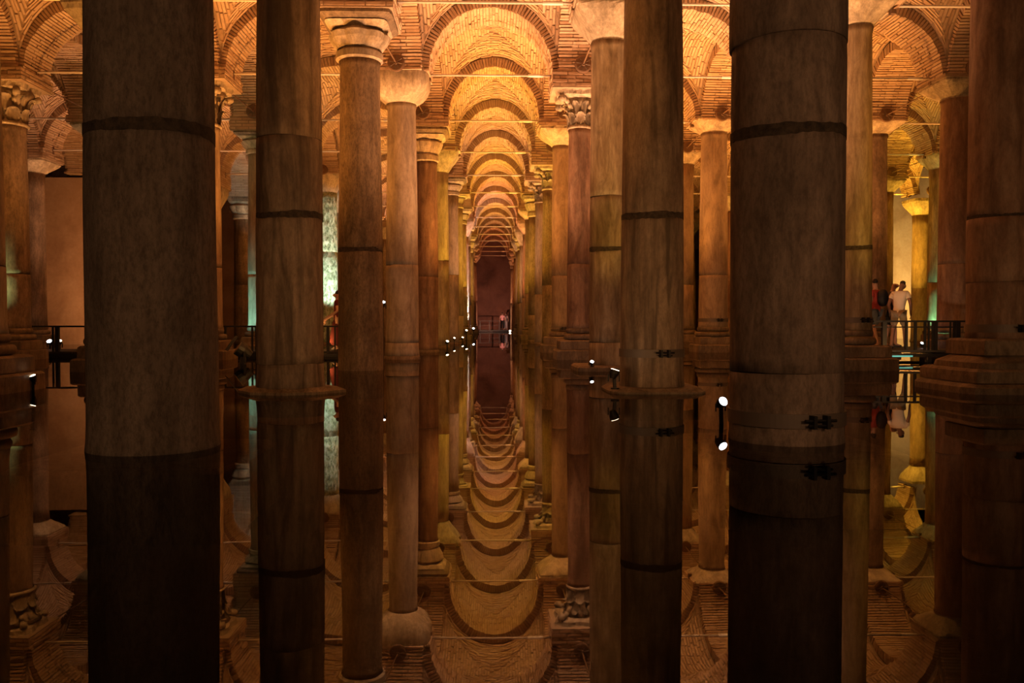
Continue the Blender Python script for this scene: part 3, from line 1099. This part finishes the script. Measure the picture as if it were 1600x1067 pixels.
def make_column(p, j):
    X, Y = POS[(p, j)]
    s = SPEC.get((p, j))
    rr = random.Random(p * 977 + j * 13)
    if s is None:
        s = dict(rt=.33 + rr.uniform(-.02, .05), rb=.38 + rr.uniform(-.01, .05), zt=6.2 + rr.uniform(-.3, .4), ct=captop(p, j), cap=rr.choice(['block', 'block', 'corinthian', 'lobed']),
                 mat=rr.choice(['smooth', 'pale', 'red', 'streak', 'granite', 'speck']), joints=[(rr.uniform(1.2, 3.0), 'crack')], strap=None, base=rr.choice(['ring', 'attic', 'ring']), capmat='capital',
                 label=f'{ORD[j]} column of the {ROWN.get(p, "outermost row")}' if j > 0 else f'column {"beside" if j == 0 else "behind"} the viewpoint in the {ROWN.get(p, "outermost row")}')
    root = empty('column', (X, Y, 0))
    tag(root, s['label'], 'column', f'columns of the {ROWN.get(p, "outermost row")}', 'thing')
    mat = ST[s['mat']]
    near = Y < 30
    N = 64 if Y < 14 else (40 if near else 24)
    ztop = s['zt']
    zb = make_base(root, s['base'], s['rb'], p * 50 + j)
    zb = min(max(zb - 0.01, -0.55), 0.9)
    wob = noise_wob(p * 70 + j, 0.012 if s['mat'] not in ('pitted', 'granite') else 0.016)

    def rad(z):
        t = min(max(z / ztop, 0), 1)
        return s['rb'] * (1 - t) + s['rt'] * t + 0.012 * math.sin(t * math.pi)
    cuts = sorted([z for z, k in s['joints'] if zb + .1 < z < ztop - .1])
    edges = [zb] + cuts + [ztop]
    kinds = dict(s['joints'])
    for n, (a, b) in enumerate(zip(edges[:-1], edges[1:])):
        bm = bmesh.new()
        rs = []
        grow = 1.0
        if n > 0 and kinds.get(a) == 'step':
            grow = 1.03
        nz = max(3, int((b - a) / (0.12 if near else 0.5)))
        ed = .004
        dx = rr.uniform(-.006, .006) if n else 0
        tilt = rr.uniform(-.03, .03)

        def ring(z, q):
            R = rad(z) * grow
            if z > ztop - .12:
                R += .03 * (1 - (ztop - z) / .12)
            if z < zb + .15 and s['base'] != 'none':
                R += .02 * (1 - (z - zb) / .15)
            pts = circ((R - q), z, N, dx, 0, wob)
            return [(x, y, zz + tilt * x * (1 if (z in (a, b) and z in cuts) else 0)) for x, y, zz in pts]
        rs.append(ring(a, .012))
        rs.append(ring(a + ed, ed * .6))
        for k in range(1, nz):
            rs.append(ring(a + (b - a) * k / nz, 0))
        rs.append(ring(b - ed, ed * .6))
        rs.append(ring(b, .012))
        ring_loft(bm, rs)
        link('shaft_drum', bm_mesh('shaft_drum', bm, mat, smooth=True), root)
    for z, k in s['joints']:
        if not (zb + .1 < z < ztop - .1):
            continue
        bm = bmesh.new()
        hgt = .042 if k == 'band' else .007
        r0 = rad(z) + (.003 if k == 'band' else -.004)
        wv = noise_wob(int(z * 1000), .6)
        NN = N
        rings = []
        for dz, dr in ((-1, -.05), (-1, 0), (1, 0), (1, -.05)):
            rr_ = []
            for m_ in range(NN):
                a = 2 * math.pi * m_ / NN
                zz = z + dz * hgt * (1 + .28 * wv(a, 0) * (1.6 if dz > 0 else 1) + (rr.uniform(-.16, .16) if k == 'band' else 0)) + .012 * math.sin(a * 2 + z)
                R = r0 * (1 + wob(a, z)) + dr
                rr_.append((R * math.cos(a), R * math.sin(a), zz))
            rings.append(rr_)
        ring_loft(bm, rings)
        nm = 'joint_band' if k == 'band' else 'joint'
        link(nm, bm_mesh(nm, bm, M_BAND), root)
    if s['strap']:
        z = s['strap']
        bm = bmesh.new()
        hg = .055
        R = rad(z) * 1.012 + .012
        ring_loft(bm, [circ(R - .03, z - hg, N), circ(R, z - hg, N), circ(R, z + hg, N), circ(R - .03, z + hg, N)])
        st = link('strap', bm_mesh('strap', bm, M_STRAP, smooth=False), root)
        a = -math.pi / 2 + .18
        c = Vector((R * math.cos(a), R * math.sin(a), z))
        Mx = Matrix.Translation(c) @ Matrix.Rotation(a + math.pi / 2, 4, 'Z')
        bm = bmesh.new()
        for sx in (-1, 1):
            box_bm(bm, sx * .055 - .014, sx * .055 + .014, -.07, .01, -.05, .05, Mx)
        tube_bm(bm, Mx @ Vector((-.13, -.045, .012)), Mx @ Vector((.13, -.045, .012)), .012, n=8)
        tube_bm(bm, Mx @ Vector((-.10, -.045, -.025)), Mx @ Vector((.10, -.045, -.025)), .010, n=8)
        link('clamp', bm_mesh('clamp', bm, M_BLACK), st)
    make_capital(root, s['cap'], rad(ztop), ztop - .01, s['ct'], ST[s['capmat']], near or (p, j) in SPEC)


SKIP = set()
for p in range(NL):
    for j in range(-1, JMAX + 1):
        if (p in (L1, R1)) or (p, j) in SPEC or (p in (L2, R2) and j <= 12) or (p in (L3, R3) and j <= 10) or (p in (L4, R4) and j <= 9) or (p in (0, 9) and 3 <= j <= 9):
            if (p in (0, 1, 2, 7, 8, 9)) and j < 3:
                continue
            if p in (0, 1) and j > 6:
                continue
            make_column(p, j)

# ------------------------------------------------------------------ walkways and railings
def bar(parent, name, p0, p1, r, mat=M_BLACK, square=True):
    bm = bmesh.new()
    p0, p1 = Vector(p0), Vector(p1)
    d = (p1 - p0)
    L = d.length
    M = Matrix.Translation((p0 + p1) / 2) @ d.to_track_quat('Z', 'Y').to_matrix().to_4x4()
    rx, ry = r if isinstance(r, tuple) else (r, r)
    box_bm(bm, -rx, rx, -ry, ry, -L / 2, L / 2, M)
    return link(name, bm_mesh(name, bm, mat), parent)


def walkway(x0, x1, y0, y1, zt, th, label, supports):
    root = empty('walkway', ((x0 + x1) / 2, (y0 + y1) / 2, 0))
    tag(root, label, 'walkway', kind='thing')
    cx, cy = (x0 + x1) / 2, (y0 + y1) / 2
    n = max(4, int((x1 - x0) / 0.6))
    for k in range(n):
        bm = bmesh.new()
        a = x0 - cx + (x1 - x0) * k / n
        b = x0 - cx + (x1 - x0) * (k + 1) / n - 0.012
        box_bm(bm, a, b, y0 - cy, y1 - cy, zt - .05, zt)
        link('deck_panel', bm_mesh('deck_panel', bm, M_DECK), root)
    for yy in (y0 + .05, y1 - .05):
        bar(root, 'edge_beam', (x0 - cx, yy - cy, zt - .05 - th / 2), (x1 - cx, yy - cy, zt - .05 - th / 2), (th / 2, .04))
    for sx in supports:
        for yy in (y0 + .12, y1 - .12):
            bar(root, 'support', (sx - cx, yy - cy, -.56), (sx - cx, yy - cy, zt - .06), .05)
    return root


def railing(pts, z0, z1, posts, label, mid=()):
    c = Vector((sum(p[0] for p in pts) / len(pts), sum(p[1] for p in pts) / len(pts), 0))
    root = empty('railing', (c.x, c.y, z0))
    tag(root, label, 'railing', kind='thing')
    o = Vector((c.x, c.y, z0))
    for a, b in zip(pts[:-1], pts[1:]):
        bar(root, 'top_rail', Vector((*a, z1)) - o, Vector((*b, z1)) - o, (.03, .022))
        for m in mid:
            bar(root, 'middle_rail', Vector((*a, z0 + (z1 - z0) * m)) - o, Vector((*b, z0 + (z1 - z0) * m)) - o, .014)
    for (x, y, r) in posts:
        bar(root, 'post', Vector((x, y, z0)) - o, Vector((x, y, z1)) - o, r)
    return root


# walkway of the visitors
YR = 19.6
ZR = 0.28
x0, x1 = xpx(1378, YR), xpx(1600, YR) + 4.0
walkway(x0 - .9, x1, YR - .05, YR + 2.9, ZR, .14, 'dark walkway over the water where three visitors stand', (x0 - .6, x0 + 1.2, x0 + 3.6, x0 + 5.6))
pr = [(xpx(q, YR), YR, r) for q, r in ((1383, .05), (1418, .028), (1432, .028), (1447, .022), (1453, .018), (1459, .018), (1464, .035), (1487, .018), (1492, .016), (1498, .05))]
railing([(xpx(1366, YR), YR), (xpx(1512, YR), YR)], ZR, .965, pr, 'black metal railing in front of the visitors beside the stepped-base column', (.80,))
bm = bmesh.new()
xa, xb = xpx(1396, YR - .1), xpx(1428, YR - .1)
box_bm(bm, xa, xb, YR - .12, YR - .06, .12, .155)  # glowing strip put in place of green lamplight on the deck edge
tag(link('deck_edge_glow', bm_mesh('deck_edge_glow', bm, plain('turquoise_painted_glow', (.1, .4, .4), .4, 0, (.08, .55, .55), 0.5))), 'short turquoise light strip fixed under the edge of the visitors\' walkway', 'added glow')
# walkway on the other side
YL = 22.75
ZL = 0.15
walkway(-17.5, -3.9, YL, YL + 2.2, ZL, .12, 'low dark walkway crossing the water in front of the plaster wall', (-16.5, -14.6, -12.0, -9.4, -6.8, -4.3))
pl = [(xpx(q, YL), YL + .05, r) for q, r in ((79, .022), (86, .045), (130, .02), (139, .03), (215, .03), (260, .03), (300, .03), (350, .03), (392, .022), (398, .02), (450, .03), (511, .035), (522, .02))]
railing([(-13.6, YL + .05), (-4.0, YL + .05)], ZL, .83, pl, 'black open railing along the low walkway before the plaster wall')
# platform at the far end of the nave
walkway(-2.4, 2.6, 79.9, 82.4, 0.18, .1, 'small dark platform in front of the far brick wall', (-2.0, 0, 2.0))
railing([(-1.95, 80.0), (0.75, 80.0)], 0.18, 1.05, [(x_, 80.0, .035) for x_ in (-1.95, -1.1, -.2, .75)], 'thin dark railing on the platform at the far brick wall', (.5,))

# ------------------------------------------------------------------ spotlights that can be seen
M_LENS_W = plain('cool_white_lens', (.8, .8, .8), .3, 0, (0.85, 0.90, 1.0), 14)
M_LENS_Y = plain('warm_white_lens', (.8, .8, .8), .3, 0, (1.0, 0.80, 0.55), 9)


def spotlight(px, py, Y, zfoot, aim, lens, label, sc=1.0, parts_doors=False):
    c = at(px, py, Y)
    root = empty('spotlight', (c.x, c.y, zfoot))
    tag(root, label, 'spotlight', 'small spotlights standing by the column bases', 'thing')
    h = c.z - zfoot
    d = Vector(aim).normalized()
    ctr = Vector((0, 0, h))
    bar(root, 'pole', (0, 0.0, 0), ctr - Vector((0, 0, .03 * sc)) - d * .06 * sc, .022 * sc)
    bm = bmesh.new()
    tube_bm(bm, (0, 0, -.0), (0, 0, .02), .07 * sc, n=12)
    link('foot', bm_mesh('foot', bm, M_BLACK), root)
    bm = bmesh.new()
    tube_bm(bm, ctr - d * .15 * sc, ctr - d * .06 * sc, .045 * sc, .075 * sc, 14)
    tube_bm(bm, ctr - d * .06 * sc, ctr, .08 * sc, .08 * sc, 14)
    hs = link('housing', bm_mesh('housing', bm, M_BLACK), root)
    bm = bmesh.new()
    tube_bm(bm, ctr - d * .01, ctr + d * .006, .068 * sc, n=14)
    link('lens', bm_mesh('lens', bm, lens), hs)
    u = d.cross(Vector((0, 0, 1))) if abs(d.z) < .95 else Vector((1, 0, 0))
    u.normalize()
    for sg in (-1, 1):
        bar(root, 'bracket', ctr - d * .07 * sc + u * sg * .09 * sc, ctr - d * .07 * sc + u * sg * .09 * sc - Vector((0, 0, .12 * sc)), .010 * sc)
    if parts_doors:
        v = d.cross(u)
        for sg in (-1, 1):
            bar(root, 'barn_door', ctr + u * sg * .10 * sc - v * .09 * sc + d * .08 * sc, ctr + u * sg * .10 * sc + v * .09 * sc + d * .08 * sc, (.07 * sc, .006))
    return root


W, Yw = M_LENS_W, M_LENS_Y
spotlight(1130, 627, 7.7, -.55, (.35, -.8, .5), W, 'glaring white spotlight on a short pole beside the massive reddish column', .62)
spotlight(50, 587, 11.7, -.55, (-.2, -.25, .93), Yw, 'warm spotlight on a pole in the water below the green-edged column', .65)
spotlight(961, 578, 10.85, .07, (.3, .06, .95), Yw, 'black spotlight standing on the worn rounded slab of the strapped brown column', .8)
spotlight(925, 565, 15.85, .10, (.1, -.6, .75), W, 'tiny white spotlight on the base slab of the yellow streaked column', .5)
spotlight(598, 472, 20.3, -.55, (.1, -.45, .9), W, 'white spotlight on a tall thin black pole beside the pale cushion-capital column', .9)
spotlight(699, 533, 30.4, -.55, (.3, -.5, .8), Yw, 'spotlight low over the water by the sixth column of the pitted column row', .75)
spotlight(710, 528, 35.2, -.55, (.3, -.5, .8), Yw, 'small spotlight one column farther along the nave than the sixth column\'s lamp', .6)
spotlight(723, 527, 40.0, -.55, (.3, -.4, .85), Yw, 'flat warm spotlight by the eighth column of the pitted column row', .75)
spotlight(729, 516, 44.7, -.55, (.3, -.5, .8), Yw, 'round spotlight at the foot of the white-edged column far down the nave', .9)
spotlight(740, 513, 55.0, -.55, (.2, -.6, .8), W, 'bright white spotlight over the water closest to the far brick wall', 1.1)
spotlight(797, 517, 78.0, -.55, (-.1, -.7, .7), Yw, 'blurred white lamp at the edge of the far platform beside two visitors', 1.5)
spotlight(77, 533, 27.5, -.55, (.0, -.7, .7), W, 'bluish white spotlight behind the post of the low walkway\'s railing', 1.1)
spotlight(92, 532, 27.8, -.55, (.3, -.3, .9), Yw, 'warm spotlight washing the plaster wall behind the low walkway', 1.3)
spotlight(1441, 536, 21.3, ZR, (.1, -.6, .75), W, 'white spotlight on the visitors\' walkway near the green-lit column', .6)
spotlight(372, 543, 19.2, -.55, (-.75, -.3, .55), plain('unlit_lens', (.35, .25, .15), .3), 'dark unlit spotlight with barn doors beside the pitted grey column', 2.2, True)

# ------------------------------------------------------------------ people
def skin_obj(name, pts, edges, mat, parent, root_i=0, sub=1):
    me = bpy.data.meshes.new(name)
    me.from_pydata([p[:3] for p in pts], edges, [])
    me.materials.append(mat)
    o = link(name, me, parent)
    o.modifiers.new('skin', 'SKIN').use_smooth_shade = True
    sv = me.skin_vertices[0].data if me.skin_vertices else None
    if sv is None:
        me.skin_vertices.new() if hasattr(me.skin_vertices, 'new') else None
        sv = me.skin_vertices[0].data
    for i, p in enumerate(pts):
        rx = p[3]
        ry = p[4] if len(p) > 4 else p[3]
        sv[i].radius = (rx, ry)
        sv[i].use_root = (i == root_i)
    ss = o.modifiers.new('sub', 'SUBSURF')
    ss.levels = sub
    ss.render_levels = sub
    return o


def person(X, Y, Z, rz, label, H=1.72, lean=0.0, stride=0.12, arms=((.03, .02), (.03, .02)), head_turn=(0, 0), skin=(.42, .24, .16), hair=(.02, .014, .01), top=(.8, .7, .55), sleeve=0.55, legs='shorts', legcol=(.3, .24, .16), bald=False, pack=False):
    k = H / 1.72
    root = empty('person', (X, Y, Z), rz)
    tag(root, label, 'person', kind='thing')
    tag_n = f'{X:.1f}'
    ms = plain('skin_' + tag_n, skin, .6)
    mt = plain('shirt_' + tag_n, top, .85)
    ml = plain('cloth_' + tag_n, legcol, .85)
    mh = plain('hair_' + tag_n, hair, .7)
    msh = plain('shoe_' + tag_n, (.06, .05, .05), .6)

    def L(x, y, z):     # lean the upper body forward about the hips
        z0 = .95
        if z > z0:
            y += (z - z0) * math.sin(lean)
            z = z0 + (z - z0) * math.cos(lean)
        return (x * k, y * k, z * k)
    pts, edges = [], []

    def add(p, r, par=None, r2=None):
        pts.append((*p, r * k, (r2 or r) * k))
        if par is not None:
            edges.append((par, len(pts) - 1))
        return len(pts) - 1
    pel = add(L(0, 0, .96), .125, None, .10)
    sp = add(L(0, 0, 1.14), .115, pel, .09)
    ch = add(L(0, .0, 1.33), .125, sp, .10)
    nb = add(L(0, -.01, 1.46), .065, ch)
    nk = add(L(0, .0, 1.52), .050, nb)
    hx, hy = head_turn
    h1 = add(L(hx * .3, .02 + hy * .3, 1.59), .072, nk, .08)
    h2 = add(L(hx * .6, .03 + hy * .6, 1.67), .078, h1, .088)
    add(L(hx * .9 + hx * .4, .03 + hy * .9 + .115, 1.605), .014, h1)
    J = {}
    for sgn, nm in ((-1, 'l'), (1, 'r')):
        st = stride * sgn
        hip = add(L(.085 * sgn, 0, .90), .085, pel)
        kn = add(L(.10 * sgn, st * .6 + .02, .49), .056, hip)
        an = add(L(.10 * sgn, st - (.06 if st < 0 else 0), .09), .038, kn)
        add(L(.11 * sgn, st + .13, .035), .033, an)
        J['hip' + nm], J['kn' + nm], J['an' + nm] = hip, kn, an
        ax, ay = arms[0 if sgn < 0 else 1]
        sh = add(L(.17 * sgn, 0, 1.41), .058, ch)
        el = add(L((.23 + ax) * sgn, -.03, 1.14), .042, sh)
        wr = add(L((.23 + ax * .6) * sgn, .06 + ay, .93), .028, el)
        pm = add(L((.23 + ax * .5) * sgn, .10 + ay * 1.2, .86), .030, wr, .018)
        base = Vector(pts[pm][:3]) / k
        for q in range(4):
            off = Vector(((q - 1.5) * .006 * sgn, (1.5 - q) * .019, 0))
            ln = (.075, .085, .080, .062)[q]
            f1 = add(tuple((base + off + Vector((0, .008, -.035))) * k), .0095, pm)
            f2 = add(tuple((base + off + Vector((-.012 * sgn, .016, -.035 - ln * .5))) * k), .0085, f1)
            add(tuple((base + off + Vector((-.028 * sgn, .018, -.035 - ln))) * k), .007, f2)
        t1 = add(tuple((base + Vector((-.012 * sgn, .035, .0))) * k), .011, pm)
        add(tuple((base + Vector((-.022 * sgn, .055, -.035))) * k), .009, t1)
        J['sh' + nm], J['el' + nm] = sh, el
    skin_obj('body', pts, edges, ms, root)

    def sub_skin(name, chain, mat, grow):
        idx, P, E = {}, [], []

        def put(i, g):
            if i not in idx:
                idx[i] = len(P)
                p = pts[i]
                P.append((p[0], p[1], p[2], p[3] + g * k, p[4] + g * k))
            return idx[i]
        for a, b, fr, g in chain:
            ia = put(a, grow)
            if fr >= 1:
                E.append((ia, put(b, g)))
            else:
                pa, pb = Vector(pts[a][:3]), Vector(pts[b][:3])
                q = pa.lerp(pb, fr)
                ra = pts[a][3] + (pts[b][3] - pts[a][3]) * fr
                P.append((*q, ra + g * k, ra + g * k))
                E.append((ia, len(P) - 1))
        return skin_obj(name, P, E, mat, root)
    low = len(pts)
    pts.append((0, -.005 * k, .845 * k, .135 * k, .115 * k))
    sub_skin('shirt', [(low, pel, 1, .034), (pel, sp, 1, .028), (sp, ch, 1, .022), (ch, nb, .75, .02), (ch, J['shl'], 1, .02), (ch, J['shr'], 1, .02), (J['shl'], J['ell'], sleeve, .026), (J['shr'], J['elr'], sleeve, .026)], mt, .03)
    if legs == 'dress':
        P = [(0, 0, 1.0 * k, .13 * k), (0, .0, .7 * k, .19 * k), (0, .02, .35 * k, .24 * k), (0, .02, .12 * k, .26 * k)]
        skin_obj('skirt', P, [(0, 1), (1, 2), (2, 3)], ml, root)
    else:
        fr = .85 if legs == 'shorts' else 1
        ch_ = []
        for nm in 'lr':
            ch_.append((pel, J['hip' + nm], 1, .022))
            ch_.append((J['hip' + nm], J['kn' + nm], fr, .034 if legs == 'shorts' else .022))
            if legs != 'shorts':
                ch_.append((J['kn' + nm], J['an' + nm], .95, .03))
        sub_skin('shorts' if legs == 'shorts' else 'trousers', ch_, ml, .016)
    for nm in 'lr':
        a = pts[J['an' + nm]]
        P = [(a[0], a[1] - .05 * k, .05 * k, .042 * k), (a[0], a[1] + .06 * k, .045 * k, .044 * k), (a[0] * 1.05, a[1] + .16 * k, .036 * k, .034 * k)]
        skin_obj('shoe', P, [(0, 1), (1, 2)], msh, root)
    c = Vector(pts[h2][:3])
    if not bald:
        P = [(c.x, c.y - .035 * k, c.z - .05 * k, .070 * k), (c.x, c.y - .025 * k, c.z + .02 * k, .082 * k), (c.x, c.y + .03 * k, c.z + .045 * k, .070 * k)]
        skin_obj('hair', P, [(0, 1), (1, 2)], mh, root)
    for sg in (-1, 1):
        bm = bmesh.new()
        e0 = Vector(pts[h1][:3])
        tube_bm(bm, e0 + Vector((sg * .032 * k, .074 * k, .035 * k)), e0 + Vector((sg * .032 * k, .088 * k, .035 * k)), .010 * k, n=6)
        link('eye', bm_mesh('eye', bm, plain('eye', (.02, .015, .01), .3) if 'eye' not in bpy.data.materials else bpy.data.materials['eye']), root)
        bm = bmesh.new()
        tube_bm(bm, e0 + Vector((sg * .066 * k, .0, .02 * k)), e0 + Vector((sg * .092 * k, -.008, .025 * k)), .026 * k, .02 * k, n=8)
        link('ear', bm_mesh('ear', bm, ms, smooth=True), root)
    bm = bmesh.new()
    e0 = Vector(pts[h1][:3])
    tube_bm(bm, e0 + Vector((-.022 * k, .074 * k, -.028 * k)), e0 + Vector((.022 * k, .074 * k, -.028 * k)), .007 * k, n=6)
    link('mouth', bm_mesh('mouth', bm, plain('mouth_' + tag_n, (.30, .10, .08), .6)), root)
    if pack:
        bm = bmesh.new()
        rs = []
        for y_, s_ in ((-.13, .9), (-.17, 1.0), (-.25, .95), (-.29, .7)):
            rs.append([(q[0] * .16 * s_ * k, y_ * k, (1.26 + q[1] * .22 * s_) * k) for q in [(math.cos(a) * (1 if abs(math.cos(a)) < .8 else .95), math.sin(a)) for a in [2 * math.pi * t / 16 for t in range(16)]]])
        ring_loft(bm, rs)
        tag(link('backpack', bm_mesh('backpack', bm, plain('black_nylon', (.012, .012, .014), .7), smooth=True)), 'black backpack worn by the red-shirted visitor', 'backpack')
        b_ = bpy.data.objects['backpack']
        b_.location = (X, Y, Z)
        b_.rotation_euler = (0, 0, rz)
    return root


# the three visitors on the walkway
person(xpx(1406, 20.6), 20.6, ZR, math.radians(-42), 'man in a white short-sleeved shirt and khaki shorts leaning forward on the walkway', 1.70, .22, .20, ((.02, .02), (.04, .02)), (0.05, .06), top=(.86, .76, .62), legs='shorts', legcol=(.36, .28, .18), skin=(.26, .14, .09))
person(xpx(1394, 21.6), 21.6, ZR, math.radians(-100), 'bald man in dark clothes standing behind the man in the white shirt', 1.74, .08, .08, bald=True, top=(.05, .04, .035), legs='shorts', legcol=(.02, .02, .02), skin=(.50, .27, .19))
person(xpx(1369, 21.3), 21.3, ZR, math.radians(35), 'visitor in a red shirt and denim shorts with a backpack beside the column', 1.76, .0, .08, top=(.42, .05, .035), legs='shorts', legcol=(.13, .16, .22), pack=True)
# visitor in red on the low walkway
person(xpx(527, 23.4), 23.4, ZL, math.radians(95), 'person in a red dress raising an arm on the low walkway', 1.66, .0, .05, ((.16, .25), (.16, .25)), top=(.11, .009, .009), legs='dress', legcol=(.09, .008, .009), hair=(.05, .03, .02), skin=(.55, .33, .24))
# two visitors at the far end of the nave
person(xpx(785, 80.6), 80.6, 0.18, math.radians(170), 'far visitor in a pink top and black trousers standing on the platform', 1.66, .0, .06, top=(.85, .42, .45), legs='trousers', legcol=(.012, .012, .015), skin=(.6, .36, .28))
person(xpx(790.5, 81.0), 81.0, 0.18, math.radians(190), 'far visitor in pale grey clothes beside the one in black trousers', 1.62, .0, .06, top=(.55, .40, .38), legs='trousers', legcol=(.45, .40, .42), skin=(.6, .36, .28), hair=(.10, .05, .03))
